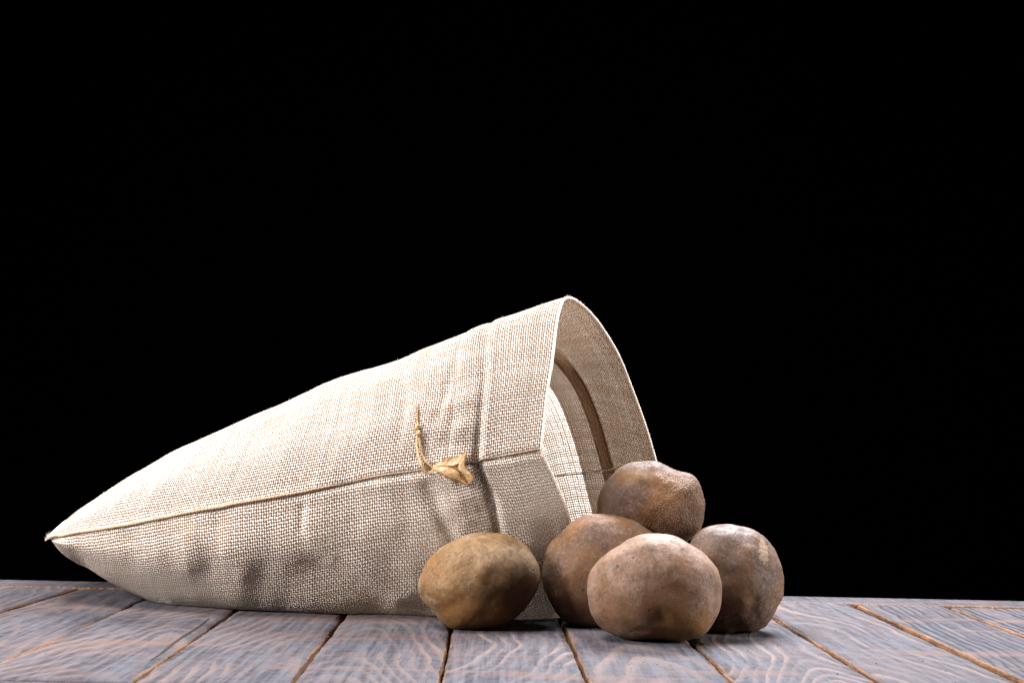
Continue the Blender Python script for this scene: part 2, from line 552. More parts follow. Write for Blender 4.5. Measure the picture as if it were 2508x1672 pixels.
TH = 0.018
base = mesh_obj('tabletop', [(x, y, z) for z in (-0.032, -TH - 0.001) for y in (Y_NEAR - .13, Y_FAR + .040) for x in (-0.60, 0.62)],
                [(0, 2, 3, 1), (4, 5, 7, 6), (0, 1, 5, 4), (2, 6, 7, 3), (0, 4, 6, 2), (1, 3, 7, 5)], M_under, None, smooth=False)
base['kind'] = 'structure'


def make_plank(k, y0, y1, seed, heart, taper, rings, pink, z=0.0, wave=1.0):
    ny = 330
    ca, cb = lines[k], lines[k + 1]
    V, F, FM = [], [], []
    xs_top = np.linspace(0, 1, 15)
    nr = 5 + len(xs_top) - 1 + 4
    for i in range(ny):
        y = y0 + (y1 - y0) * i / (ny - 1)
        xa = ca[0] + ca[1] * y + gapw[k] / 2
        xb = cb[0] + cb[1] * y - gapw[k + 1] / 2
        wa = noise.noise((y * 38, seed * 7.1, 0)) * 0.0010 + noise.noise((y * 160, seed * 3.1, 2)) * 0.0006 + noise.noise((y * 600, seed, 2)) * 0.0002
        wb = noise.noise((y * 38, seed * 5.3, 9)) * 0.0010 + noise.noise((y * 160, seed * 2.7, 7)) * 0.0006 + noise.noise((y * 600, seed, 8)) * 0.0002
        xa += wa
        xb += wb
        ch_a = 0.0011 + max(0, noise.noise((y * 25, seed, 4))) * (0.0035 if gapw[k] > .005 else 0.0014)
        ch_b = 0.0009 + max(0, noise.noise((y * 25, seed, 14))) * 0.0012
        end = min(i, ny - 1 - i)
        dz = -0.0012 if end == 0 else (-0.0003 if end == 1 else 0.0)
        row = [(xa + 0.002, -TH), (xa + 0.0003, -0.009), (xa + noise.noise((y * 120, seed, 5)) * .0003, -0.0038), (xa + ch_a * .35, -0.0014), (xa + ch_a, -0.00015)]
        for tx in xs_top[1:-1]:
            x = xa + ch_a + (xb - ch_b - xa - ch_a) * tx
            zz = 0.00035 * math.sin(math.pi * tx) + 0.00012 * noise.noise((x * 60, y * 12, seed))
            row.append((x, zz))
        row += [(xb - ch_b, -0.00015), (xb - ch_b * .35, -0.0014), (xb, -0.0038), (xb - .0003, -0.009), (xb - .002, -TH)]
        for x, zz in row:
            V.append((x, y, z + zz + (dz if zz > -.005 else 0)))
    n = len(row)
    for i in range(ny - 1):
        for j in range(n - 1):
            a = i * n + j
            F.append((a, a + 1, a + n + 1, a + n))
            FM.append(1 if (j < 4 or j >= n - 5) else 0)
    F.append(tuple(range(n - 1, -1, -1)))
    FM.append(1)
    F.append(tuple(range((ny - 1) * n, ny * n)))
    FM.append(1)
    o = mesh_obj('plank', V, F, [M_plank, M_raw], base, fmat=FM)
    o['wave'] = float(wave)
    o['seed'], o['heart'], o['taper'], o['rings'], o['pink'] = float(seed), float(heart), float(taper), float(rings), float(pink)
    return o


# (heart offset from the plank's middle, taper, rings per metre, pink share)
pl = [(0.01, .20, 110, .8), (0.0, .20, 110, .8), (-.03, .16, 120, .8), (.015, .20, 120, .85), (.03, .10, 115, .85), (-.01, .24, 120, .85),
      (.035, .12, 120, 1.0), (0.0, .16, 75, .85), (.02, .18, 130, 1.0), (-.03, .14, 110, .95), (.075, .05, 170, .30), (.085, .02, 170, .12), (-.08, .02, 180, .15)]
for k in range(len(lines) - 1):
    hx = (lines[k][0] + lines[k + 1][0]) / 2 + (lines[k][1]) * 0.9
    far = Y_FAR - (.0045 if k in (0, 1, 2, 11, 12) else 0)
    make_plank(k, Y_NEAR, far, k + 1.37, hx + pl[k][0], pl[k][1], pl[k][2], pl[k][3], z=[0, .0002, -.0002, .0003, 0, .0004, 0, .0002, -.0003, .0002, 0, -.0006, .0003][k], wave=(.35 if k >= 10 else (.7 if k == 9 else 1.0)))


def box_mesh(name, x0, x1, y0, y1, z0, z1, mats, parent, bev=0.0012, n=120, seed=0.0):
    V, F, FM = [], [], []
    for i in range(n):
        x = x0 + (x1 - x0) * i / (n - 1)
        wv = noise.noise((x * 30, seed, 0)) * .0008 + noise.noise((x * 150, seed, 3)) * .0004
        ya = y0 + wv
        row = [(ya, z0), (ya, z1 - bev * 2), (ya + bev * .4, z1 - bev * .7), (ya + bev * 1.3, z1), (y1 - bev, z1), (y1, z1 - bev), (y1, z0)]
        V += [(x, y, z) for y, z in row]
    m = 7
    for i in range(n - 1):
        for j in range(m - 1):
            a = i * m + j
            F.append((a, a + m, a + m + 1, a + 1))
            FM.append(1 if j in (0, 1, 2, 5) else 0)
    F.append(tuple(range(m)))
    F.append(tuple(range((n - 1) * m + m - 1, (n - 1) * m - 1, -1)))
    FM += [1, 1]
    return mesh_obj(name, V, F, mats, parent, fmat=FM)


eb = box_mesh('edge_board', -0.60, 0.62, Y_FAR + 0.0007, Y_FAR + 0.045, -TH, 0.0003, [M_plank, M_raw], base)
nbd = box_mesh('edge_board', -0.60, 0.62, Y_NEAR - 0.12, Y_NEAR - 0.0014, -TH, -0.0004, [M_plank, M_raw], base, seed=4.0)
nbd['wave'] = 1.0
nbd['seed'], nbd['heart'], nbd['taper'], nbd['rings'], nbd['pink'] = 25.5, 1.0, 2.2, 40.0, 0.6
eb['wave'] = 1.0
eb['seed'], eb['heart'], eb['taper'], eb['rings'], eb['pink'] = 20.5, 1.0, 2.2, 60.0, 0.2

cpts = [(512, 1515), (490, 1533), (469, 1547), (446, 1561), (421, 1579), (396, 1600), (368, 1619)]
ck = [ground_x(*p) for p in cpts]
ckv = []
for i, p in enumerate(ck):
    wd = 0.0007 * math.sin(math.pi * (i + .6) / (len(ck) + .2)) + .0001
    ckv += [(p.x - wd, p.y, 0.0007), (p.x + wd, p.y + .0006, 0.0007)]
mesh_obj('crack', ckv, [(2 * i, 2 * i + 1, 2 * i + 3, 2 * i + 2) for i in range(len(ck) - 1)], M_under, base)

n_ = NT('black_velvet')
M_black = n_.done(n_.pbr((0.0006, 0.0006, 0.0007), 1.0, None, 0.0))
bv, nb = [], 24
for i in range(nb):
    t = i / (nb - 1)
    for j in range(40):
        x = -2.6 + 5.2 * j / 39
        bv.append((x, 3.2 + 0.04 * math.sin(x * 9) * t, -1.0 + 3.6 * t))
bd = mesh_obj('backdrop', bv, grid_faces(nb, 40), M_black)
bd['kind'] = 'structure'

# ------------------------------------------------------------------ the sack
US = [0.0, 0.04, 0.10, 0.22, 0.38, 0.56, 0.68, 0.77, 0.87, 1.0]
Npx = [(112, 1322, 1.00), (140, 1316, .992), (190, 1307, .982), (320, 1285, .962), (512, 1248, .945), (747, 1205, .935),
       (906, 1170, .930), (1040, 1150, .928), (1165, 1130, .927), (1324, 1102, .924)]
Tpx = [None, (212, 1240, 1.075), (292, 1190, 1.06), (440, 1101, 1.05), (640, 1011, 1.04), (850, 921, 1.03),
       (990, 876, 1.02), (1105, 830, 1.015), (1217, 786, 1.01), (1392, 727, 1.02)]
apx = [None, (160, 1283, 1.01), (222, 1243, 1.0), (366, 1180, .985), (562, 1120, .970), (784, 1058, .958),
       (934, 1020, .952), (1064, 985, .950), (1180, 948, .948), (1350, 893, .955)]
Bpx = [None, (158, 1350, 1.03), (222, 1395, 1.02), (362, 1470, 1.005), (548, 1497, .977), (765, 1506, .966),
       (930, 1511, .963), (1080, 1515, .962), (1250, 1524, .950), (1452, 1516, .982)]
cpx = [None, (128, 1330, .998), (200, 1355, .985), (335, 1385, .966), (520, 1378, .942), (752, 1372, .934),
       (915, 1360, .932), (1062, 1350, .932), (1215, 1300, .933), (1398, 1282, .940)]
Fw = []
for i, u in enumerate(US):
    N = P(*Npx[i])
    Fw.append(N + Vector((0.06 + 0.01 * u, 0.20, -0.004)))
Fw[9] = P(1662, 1305, 1.125)
Fw[8] = P(1530, 1305, 1.16)
Fw[7] = P(1415, 1300, 1.185)
Fw[6] = P(1290, 1290, 1.19)
Fw[5] = P(1090, 1260, 1.18)
bpx = {9: (1528, 895, 1.09), 8: (1420, 951, 1.125), 7: (1318, 990, 1.15), 6: (1195, 1010, 1.15), 5: (1020, 1050, 1.14)}
top_c, bot_c = [], []
for i, u in enumerate(US):
    N, F = P(*Npx[i]), Fw[i]
    if i == 0:
        ln = [N, P(130, 1302, 1.045), P(172, 1268, 1.09), P(250, 1235, 1.15), P(330, 1228, 1.2)]
        Fw[0] = ln[-1]
        top_c.append(ln)
        bot_c.append(list(ln))
        continue
    T, a = P(*Tpx[i]), P(*apx[i])
    if i in bpx:
        b = P(*bpx[i])
    else:
        b = T.lerp(F, .55) + (T - (N + F) / 2) * 0.28
    top_c.append([N, a, T, b, F])
    B, c = P(*Bpx[i]), P(*cpx[i])
    B.z = max(B.z, 0.0012)
    d = Vector(((B.x + F.x) / 2, (B.y + F.y) / 2 + 0.01, max(0.0012, B.z * .5)))
    bot_c.append([N, c, B, d, F])

NU, NV = 420, 190


def spread(us):
    return us


def eval_panel(ctrl, vs_ctrl, u, v):
    C = np.array([[list(p) for p in row] for row in ctrl])      # stations x 5 x 3
    rows = hermite(US, C, u)                                    # nu x 5 x 3
    out = np.empty((len(u), len(v), 3))
    rt = np.swapaxes(rows, 0, 1)                                # 5 x nu x 3
    res = hermite(vs_ctrl, rt, v)                               # nv x nu x 3
    return np.swapaxes(res, 0, 1)


def seg_dist(px, py, pts):
    best = np.full(px.shape, 1e9)
    for (x0, y0), (x1, y1) in zip(pts[:-1], pts[1:]):
        dx, dy = x1 - x0, y1 - y0
        t = np.clip(((px - x0) * dx + (py - y0) * dy) / (dx * dx + dy * dy), 0, 1)
        best = np.minimum(best, np.hypot(px - x0 - t * dx, py - y0 - t * dy))
    return best


S = 2508 / 2352.0
# creases and swells pressed into the near cloth: points along the fold, half-width, depth (m, + outwards)
folds = [
    ([(505, 1180), (488, 1250), (482, 1310)], 26, -.0016), ([(525, 1270), (560, 1310)], 26, .0016),
    ([(440, 1230), (432, 1300)], 24, .0018), ([(300, 1225), (312, 1268)], 22, -.0018),
    ([(625, 1220), (612, 1290), (590, 1360)], 30, -.0009), ([(560, 1300), (545, 1370)], 26, .0009),
    ([(694, 1165), (690, 1215)], 8, -.0016), ([(790, 1110), (812, 1190), (785, 1270)], 34, -.0015),
    ([(720, 1200), (735, 1260)], 26, .0018), ([(880, 1120), (905, 1200)], 24, .0016),
    ([(985, 1120), (1010, 1180), (1045, 1250)], 20, -.0038), ([(1040, 1105), (1075, 1190)], 17, .0032),
    ([(720, 1305), (790, 1330), (860, 1388)], 38, -.0026), ([(770, 1283), (840, 1312), (925, 1372)], 24, .0034),
    ([(668, 1340), (655, 1385)], 30, -.0008), ([(930, 1385), (985, 1393)], 12, -.0038), ([(940, 1300), (950, 1350)], 30, .0018),
    ([(380, 1180), (450, 1040)], 16, -.0008), ([(330, 1170), (395, 1075)], 14, .0010), ([(520, 1130), (600, 980)], 18, -.0010),
    ([(640, 1090), (700, 950)], 20, .0008), ([(750, 1060), (790, 900)], 18, -.0009), ([(922, 850), (925, 940), (915, 1010)], 16, -.0013),
    ([(880, 860), (850, 1000)], 14, .0009), ([(1045, 830), (1025, 900), (1000, 960)], 11, -.0014), ([(985, 860), (970, 930)], 13, .0010), ([(1045, 960), (1020, 1010)], 16, -.0012), ([(990, 1000), (960, 1050)], 12, -.0008),
]
folds = [([(x * S, y * S) for x, y in p], hw * S, d) for p, hw, d in folds]


def shape_panel(ctrl, vs_ctrl, u, v, sign, is_top, near=True):
    G = eval_panel(ctrl, vs_ctrl, u, v)
    du = np.gradient(G, axis=0)
    dv = np.gradient(G, axis=1)
    nrm = np.cross(du, dv) * sign
    nrm /= np.linalg.norm(nrm, axis=2, keepdims=True) + 1e-12
    Uu, Vv = np.meshgrid(u, v, indexing='ij')
    disp = np.zeros(Uu.shape)
    # drawstring channel: a sharp pinch all round, a softer one beside it
    nearN = np.exp(-((Vv) / 0.10) ** 2)
    uc = 0.87 + 0.004 * np.sin(Vv * 9)
    disp -= (0.0009 + 0.0022 * np.exp(-(Vv / .3) ** 2) + (0.002 if is_top else 0.009) * np.exp(-((Vv - (0 if is_top else .06)) / (0.05 if is_top else .16)) ** 2)) * np.exp(-((Uu - uc) / 0.0085) ** 2)
    disp -= 0.0005 * np.exp(-((Uu - 0.812) / 0.006) ** 2)
    if not is_top:
        disp += 0.0018 * np.exp(-((Uu - .925) / .022) ** 2) * np.exp(-((Vv - .1) / .15) ** 2)
        disp -= 0.0016 * np.exp(-(Vv / 0.013) ** 2) * (Uu < 1)
    disp -= 0.0022 * np.exp(-(Vv / 0.014) ** 2) * np.clip((Uu - .52) / .1, 0, 1)
    # gathers radiating from the pinch
    k = np.exp(-((Uu - 0.82) / 0.05) ** 2) * np.exp(-(Vv / 0.35) ** 2)
    disp += 0.0011 * k * np.sin(Vv * 60 + 8 * Uu)
    q = (G - np.array(ORIG)) @ np.array(Rcam)
    pxx = CX + q[..., 0] / -q[..., 2] * FPX
    pyy = CY - q[..., 1] / -q[..., 2] * FPX
    vlim = 0.56
    vm = 1 / (1 + np.exp((Vv - vlim) / 0.03))
    for pts, hw, d in folds:
        r = seg_dist(pxx, pyy, pts)
        disp += vm * d * np.exp(-(r / hw) ** 2)
    # faint waviness of the cloth
    for i in range(len(u)):
        for j in range(0, len(v)):
            p = G[i, j]
            disp[i, j] += 0.0017 * noise.noise((p[0] * 30, p[1] * 20 + (3 if is_top else 0), p[2] * 20)) + 0.0003 * noise.noise((p[0] * 90, p[1] * 60, p[2] * 70))
    fade = np.clip(Uu / 0.05, 0, 1) * 1.0
    fade = fade * np.clip((1 - Vv) / 0.03, 0, 1)
    G2 = G + nrm * (disp * fade)[..., None]
    G2[..., 2] = np.maximum(G2[..., 2], 0.0009)
    return G2, nrm


u_arr = np.linspace(0, 1, NU)
v_arr = np.linspace(0, 1, NV)
VT = [0, .25, .5, .76, 1]
VB = [0, .24, .42, .70, 1]
topG, topN = shape_panel(top_c, VT, u_arr, v_arr, 1.0, True)
botG, botN = shape_panel(bot_c, VB, u_arr, v_arr, -1.0, False)
# make sure the normals point out of the bag
ctr = (topG.mean(axis=(0, 1)) + botG.mean(axis=(0, 1))) / 2
if np.sum((topG - ctr) * topN) < 0:
    topG, topN = shape_panel(top_c, VT, u_arr, v_arr, -1.0, True)
if np.sum((botG - ctr) * botN) < 0:
    botG, botN = shape_panel(bot_c, VB, u_arr, v_arr, 1.0, False)
mid0 = (topG[:, 0] + botG[:, 0]) / 2
topG[:, 0] = mid0
botG[:, 0] = mid0
botG[:, -1] = topG[:, -1]


def thread_uv(G, pitch_u=0.00162, pitch_v=0.0021):
    j = G.shape[1] // 4
    su = np.concatenate([[0], np.cumsum(np.linalg.norm(np.diff(G[:, j], axis=0), axis=1))]) / pitch_u
    i = int(G.shape[0] * .7)
    a, _ = np.meshgrid(su, np.arange(G.shape[1]), indexing='ij')
    seg = np.linalg.norm(np.diff(G, axis=1), axis=2)
    b = np.concatenate([np.zeros((G.shape[0], 1)), np.cumsum(seg, axis=1)], axis=1) / pitch_v
    ker = np.hanning(41)
    ker /= ker.sum()
    for c_ in range(b.shape[1]):
        b[:, c_] = np.convolve(np.pad(b[:, c_], 20, mode='reflect', reflect_type='odd'), ker, 'valid')
    return np.stack([a, b], -1)


sack = bpy.data.objects.new('sack', None)
sack.location = (P(760, 1504, .961).x, P(760, 1504, .961).y, 0)
sack.empty_display_size = 0.05
COL.objects.link(sack)
tag(sack, 'pale woven jute sack lying on its side with its mouth open to the right', 'sack')

uvT, uvB = thread_uv(topG), thread_uv(botG)


def outward(G, Nn):
    a = np.cross(G[1, 0] - G[0, 0], G[0, 1] - G[0, 0])
    i, j = G.shape[0] // 2, G.shape[1] // 2
    a = np.cross(G[i + 1, j] - G[i, j], G[i, j + 1] - G[i, j])
    return np.dot(a, Nn[i, j]) < 0      # True: flip


top_o = mesh_obj('upper_panel', topG.reshape(-1, 3), grid_faces(NU, NV, outward(topG, topN) ^ True), M_burlap, sack, uvT.reshape(-1, 2))
bot_o = mesh_obj('lower_panel', botG.reshape(-1, 3), grid_faces(NU, NV, outward(botG, botN) ^ True), M_burlap, sack, uvB.reshape(-1, 2))
top_o['label'] = 'brightly lit upper cloth of the sack'
bot_o['label'] = 'creased lower cloth of the sack'
# unseen dark filler, added to stop light glowing through the closed end
iu = range(6, int(NU * .60), 6)
jv = range(0, NV, 6)
ring = []
mid_ = {i: (topG[i].mean(axis=0) + botG[i].mean(axis=0)) / 2 for i in iu}
wv, wf = [], []
for i in iu:
    row = [topG[i, j] for j in jv] + [botG[i, j] for j in list(jv)[::-1]]
    for p in row:
        dvec = mid_[i] - p
        wv.append(p + dvec * min(.5, .012 / (np.linalg.norm(dvec) + 1e-6)))
nr_ = len(list(jv)) * 2
for a in range(len(list(iu)) - 1):
    for b in range(nr_):
        wf.append((a * nr_ + b, a * nr_ + (b + 1) % nr_, (a + 1) * nr_ + (b + 1) % nr_, (a + 1) * nr_ + b))
wf.append(tuple(range(nr_)))
wf.append(tuple(range((len(list(iu)) - 1) * nr_, len(list(iu)) * nr_)))
n_ = NT('glow_blocker_brown')
mesh_obj('glow_blocker', wv, wf, n_.done(n_.pbr(n_.mix(n_.noise(n_.obj(), 80), (0.10, 0.06, 0.035), (0.18, 0.11, 0.065)), 1.0, None, 0.0)), sack)  # never seen; only keeps light from passing through the sack
# the hem: cloth turned back inside the mouth, a second layer 1.4 mm in
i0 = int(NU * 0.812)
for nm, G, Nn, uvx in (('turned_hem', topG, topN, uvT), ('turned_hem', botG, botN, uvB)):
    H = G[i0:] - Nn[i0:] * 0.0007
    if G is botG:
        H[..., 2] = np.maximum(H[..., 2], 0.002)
    mesh_obj(nm, H.reshape(-1, 3), grid_faces(H.shape[0], NV), M_hem, sack, uvx[i0:].reshape(-1, 2))['label'] = 'cloth turned in at the mouth, its shade painted tan brown'
# folded rim
for nm, G, Nn in (('rim', topG, topN), ('rim', botG, botN)):
    pts = (G[-1] - Nn[-1] * 0.0007)
    mesh_r = [0.00095 + 0.00018 * noise.noise((j * .5, 1, 1)) for j in range(NV)]
    tube(nm, pts, mesh_r, M_rim, sack, 8, 420.0)
# the flat ribbon lying in its channel between the two layers of the hem
for G, Nn in ((topG, topN), (botG, botN)):
    ic = int(NU * 0.872)
    W_, C_ = [], range(int(NV * .52), NV, 2)
    for di, dn in ((-6, .0006), (-3, .0010), (0, .0013), (3, .0010), (6, .0006), (0, .0004)):
        W_.append([Vector(G[ic + di, j]) - Vector(Nn[ic + di, j]) * dn for j in C_])
    rv_, rf_ = [], []
    uv_ = []
    uvs_ = uvT if G is topG else uvB
    for c_ in range(len(W_[0])):
        rv_ += [W_[r_][c_] for r_ in range(6)]
        uv_ += [uvs_[ic + q_, C_[c_]] * np.array((1.0, 1.0)) for q_ in (-5, -3, 0, 3, 5, 0)]
    for c_ in range(len(W_[0]) - 1):
        for r_ in range(6):
            rf_.append((c_ * 6 + r_, c_ * 6 + (r_ + 1) % 6, c_ * 6 + 6 + (r_ + 1) % 6, c_ * 6 + 6 + r_))
    mesh_obj('channel_ribbon', rv_, rf_, M_channel, sack, np.array(uv_))
# side seam cord, fat towards the closed end, thin near the ribbon
js = range(0, NU - 1, 2)
sp, sr = [], []
for i in js:
    u = u_arr[i]
    p = Vector(topG[i, 0]) + Vector(topN[i, 6]) * 0.0003 + Vector((0, -0.0006, 0.0007))
    sp.append(p)
    r = 0.0010 * min(1, u / .12 + .35) * (1.0 if u < .5 else max(.35, 1 - (u - .5) * 2.5))
    sr.append(r * (1 + .18 * noise.noise((i * .35, 0, 3))))
tube('side_seam', sp, sr, M_piping, sack, 8, 420.0)
# far side seam seen inside the mouth
fp = [Vector(topG[i, int(NV * .895)]) - Vector(topN[i, int(NV * .895)]) * (0.0018 if i > i0 else 0.0006) for i in range(int(NU * .6), NU, 3)]
tube('side_seam', fp, 0.0008, M_burlap, sack, 6, 420.0)
hem = [Vector(topG[0, j]) for j in range(0, NV, 3)]
tube('bottom_seam', hem, 0.0006, M_rim, sack, 8, 420.0)

# loose fibres standing off the cloth
fv, ff = [], []
def fibre(p, n, ln, r=0.00006):
    t = Vector((random.uniform(-1, 1), random.uniform(-1, 1), random.uniform(-1, 1)))
    d = (n + t * 0.8).normalized()
    q = p.copy()
    side = Vector((0.7, 0, 0.7)).cross(d).normalized()
    b0 = len(fv)
    K = 5
    for k in range(K):
        rr = r * (1 - .6 * k / K)
        for a in range(3):
            fv.append(q + (side * math.cos(a * 2.094) + d.cross(side) * math.sin(a * 2.094)) * rr)
        d = (d + Vector((random.uniform(-1, 1), random.uniform(-1, 1), random.uniform(-1, 1))) * 0.45).normalized()
        q = q + d * ln / K
    for k in range(K - 1):
        for a in range(3):
            ff.append((b0 + k * 3 + a, b0 + k * 3 + (a + 1) % 3, b0 + k * 3 + 3 + (a + 1) % 3, b0 + k * 3 + 3 + a))
for _ in range(380):
    i, j = random.randrange(4, NU), random.randrange(0, int(NV * .6))
    G, Nn = (topG, topN) if random.random() < .6 else (botG, botN)
    fibre(Vector(G[i, j]), Vector(Nn[i, j]), random.uniform(.0008, .0024), 0.00004)
for _ in range(160):      # tuft at the closed corner
    i = random.randrange(0, 14)
    fibre(Vector(topG[i, random.randrange(0, 25)]), Vector((-.4, -.2, .9)), random.uniform(.002, .005), 0.00005)
for _ in range(120):      # fray where rim and seam meet
    fibre(Vector(topG[-1, 0]) + Vector((random.uniform(-.001, .003), 0, random.uniform(-.002, .002))), Vector((.8, -.5, .2)), random.uniform(.0015, .0035), 0.00007)
for _ in range(180):
    j = random.randrange(0, NV)
    G, Nn = (topG, topN) if random.random() < .7 else (botG, botN)
    fibre(Vector(G[-1, j]), Vector(Nn[-1, j]) + Vector((.8, 0, 0)), random.uniform(.001, .0025))
fib = mesh_obj('loose_fibres', fv, ff, M_rim, sack)
fib['kind'] = 'stuff'

# ------------------------------------------------------------------ the ribbon
allv = [Vector(p) for p in topG.reshape(-1, 3)] + [Vector(p) for p in botG.reshape(-1, 3)]
allf = grid_faces(NU, NV) + [tuple(a + NU * NV for a in f) for f in grid_faces(NU, NV)]
bvh = BVHTree.FromPolygons(allv, allf)


def on_sack(px, py, off):
    d = (P(px, py, 1.0) - ORIG)
    hit = bvh.ray_cast(ORIG, d.normalized())
    Z = 0.93
    if hit[0] is not None:
        Z = hit[3] / d.length
    return P(px, py, Z - off)


def c3(x, y):
    return 980 + x / 6.03, 960 + y / 6.03


def strip(name, eA, eB, offA, offB, parent, n=40, m=7, bulge=0.0015):
    """a ribbon between two edges given in photo points, lifted off the sack by off"""
    A = np.array([on_sack(*c3(*p), o) for p, o in zip(eA, offA)])
    B = np.array([on_sack(*c3(*p), o) for p, o in zip(eB, offB)])
    t = np.linspace(0, 1, n)
    A = hermite(np.linspace(0, 1, len(eA)), A, t)
    B = hermite(np.linspace(0, 1, len(eB)), B, t)
    V, U = [], []
    for i in range(n):
        for j in range(m):
            s = j / (m - 1)
            p = A[i] * (1 - s) + B[i] * s
            p = p + np.array((0, -1, 0)) * bulge * math.sin(math.pi * s) * math.sin(math.pi * min(1, t[i] * 1.2))
            p = p + np.array((0, -1, .3)) * 0.00025 * math.sin(i * .9 + j * 2.1)
            V.append(p)
            U.append((t[i] * 4, s))
    o = mesh_obj(name, V, grid_faces(n, m), M_ribbon, parent, U)
    md = o.modifiers.new('solid', 'SOLIDIFY')
    md.thickness = 0.00018
    return o


rib = strip('drawstring', [(232, 620), (228, 760), (245, 920), (290, 1080), (370, 1192), (440, 1203), (520, 1170)],
            [(262, 620), (258, 760), (285, 920), (325, 1050), (385, 1145), (435, 1160), (480, 1120)],
            [.002, .0025, .003, .003, .003, .003, .004], [.003, .004, .005, .005, .005, .004, .005], sack, bulge=.0008)
rib['label'] = 'golden sheer ribbon threaded through the neck of the sack'
strip('strand', [(258, 630), (275, 760), (308, 900), (372, 1040), (440, 1105)],
      [(296, 640), (318, 780), (335, 900), (400, 1020), (480, 1100)],
      [.003, .004, .005, .005, .005], [.002, .003, .003, .004, .005], rib, bulge=.0008)
strip('loop', [(455, 1095), (560, 1030), (680, 975), (860, 935), (965, 878)],
      [(480, 1112), (620, 1085), (760, 1098), (870, 1050), (975, 905)],
      [.005, .003, .003, .003, .004], [.006, .007, .006, .005, .004], rib, bulge=-.001)
strip('loop', [(455, 1112), (620, 1085), (760, 1098), (880, 1165), (965, 1260), (1030, 1320)],
      [(490, 1150), (600, 1215), (740, 1285), (860, 1330), (960, 1360), (1020, 1352)],
      [.006, .009, .009, .007, .005, .003], [.006, .006, .006, .005, .004, .003], rib, bulge=.0022)
strip('tail', [(955, 885), (905, 990), (850, 1115), (900, 1200), (960, 1290), (1010, 1340)],
      [(985, 890), (955, 1010), (965, 1100), (1040, 1180), (1085, 1250), (1060, 1320)],
      [.004, .007, .010, .009, .007, .004], [.004, .006, .006, .005, .004, .003], rib, bulge=.002)
strip('tail', [(205, 190), (222, 280), (232, 370), (234, 460)], [(228, 190), (244, 280), (254, 370), (258, 460)],
      [.0012] * 4, [.0014] * 4, rib, bulge=.0003)
strip('tail', [(252, 165), (252, 280), (250, 370), (248, 460)], [(268, 165), (266, 280), (264, 370), (266, 460)],
      [.0012] * 4, [.0014] * 4, rib, bulge=.0003)
# knot: a cord wound over itself
kp = []
for i in range(60):
    t = i / 59 * 2 * math.pi * 1.5
    cx, cy = 250 + 26 * math.cos(t), 545 + 48 * math.sin(t * 2 / 3 * 1.0 + .6)
    kp.append(on_sack(*c3(cx, cy + 22 * math.sin(t * 1.5)), .0025 + .0012 * math.sin(t * 2)))
tube('knot', kp, [0.0009 + 0.0002 * math.sin(i * .7) for i in range(60)], M_ribbon, rib, 8, 300)
tube('knot', [on_sack(*c3(x, y), .003) for x, y in [(252, 450), (262, 490), (240, 530), (232, 570), (262, 610), (270, 650)]], 0.0008, M_ribbon, rib, 8, 300)

# ------------------------------------------------------------------ potatoes
outl = {
    1: ((462, 822), .912, .031, [(108, 850), (130, 760), (200, 660), (330, 575), (430, 545), (510, 538), (600, 545), (700, 590), (770, 650), (815, 730), (822, 810),
        (792, 900), (740, 975), (650, 1052), (580, 1092), (480, 1106), (380, 1106), (310, 1096), (240, 1050), (190, 990), (135, 930)]),
    2: ((1215, 780), .933, .030, [(1170, 428), (1050, 445), (985, 490), (930, 550), (870, 620), (838, 700), (830, 770), (845, 860), (890, 960), (950, 1040), (1040, 1092),
        (1150, 1112), (1330, 1112), (1480, 1050), (1570, 920), (1603, 770), (1580, 640), (1505, 545), (1400, 475), (1290, 436)]),
    3: ((1495, 870), .875, .034, [(1510, 547), (1400, 560), (1310, 600), (1200, 670), (1130, 750), (1097, 830), (1097, 920), (1120, 1010), (1180, 1090), (1270, 1145), (1390, 1163),
        (1520, 1166), (1680, 1166), (1750, 1152), (1810, 1110), (1860, 1020), (1885, 900), (1885, 820), (1868, 755), (1800, 670), (1700, 600), (1600, 557)]),
    4: ((1945, 820), .925, .032, [(1920, 490), (1820, 505), (1760, 540), (1710, 590), (1665, 700), (1655, 820), (1670, 950), (1720, 1050), (1810, 1118), (1940, 1123),
        (2060, 1118), (2140, 1070), (2200, 990), (2240, 900), (2248, 800), (2230, 700), (2200, 640), (2142, 565), (2080, 522), (2000, 497)]),
    5: ((1475, 360), .957, .031, [(1440, 118), (1340, 135), (1270, 180), (1210, 240), (1175, 310), (1160, 380), (1158, 440), (1190, 510), (1290, 572), (1450, 605), (1600, 603),
        (1680, 585), (1740, 545), (1772, 500), (1786, 430), (1790, 350), (1770, 280), (1737, 212), (1650, 185), (1570, 150), (1510, 122)]),
}
Rg = (0.30, 0.205, 0.16)      # dusty pinkish brown
Oc = (0.40, 0.23, 0.085)
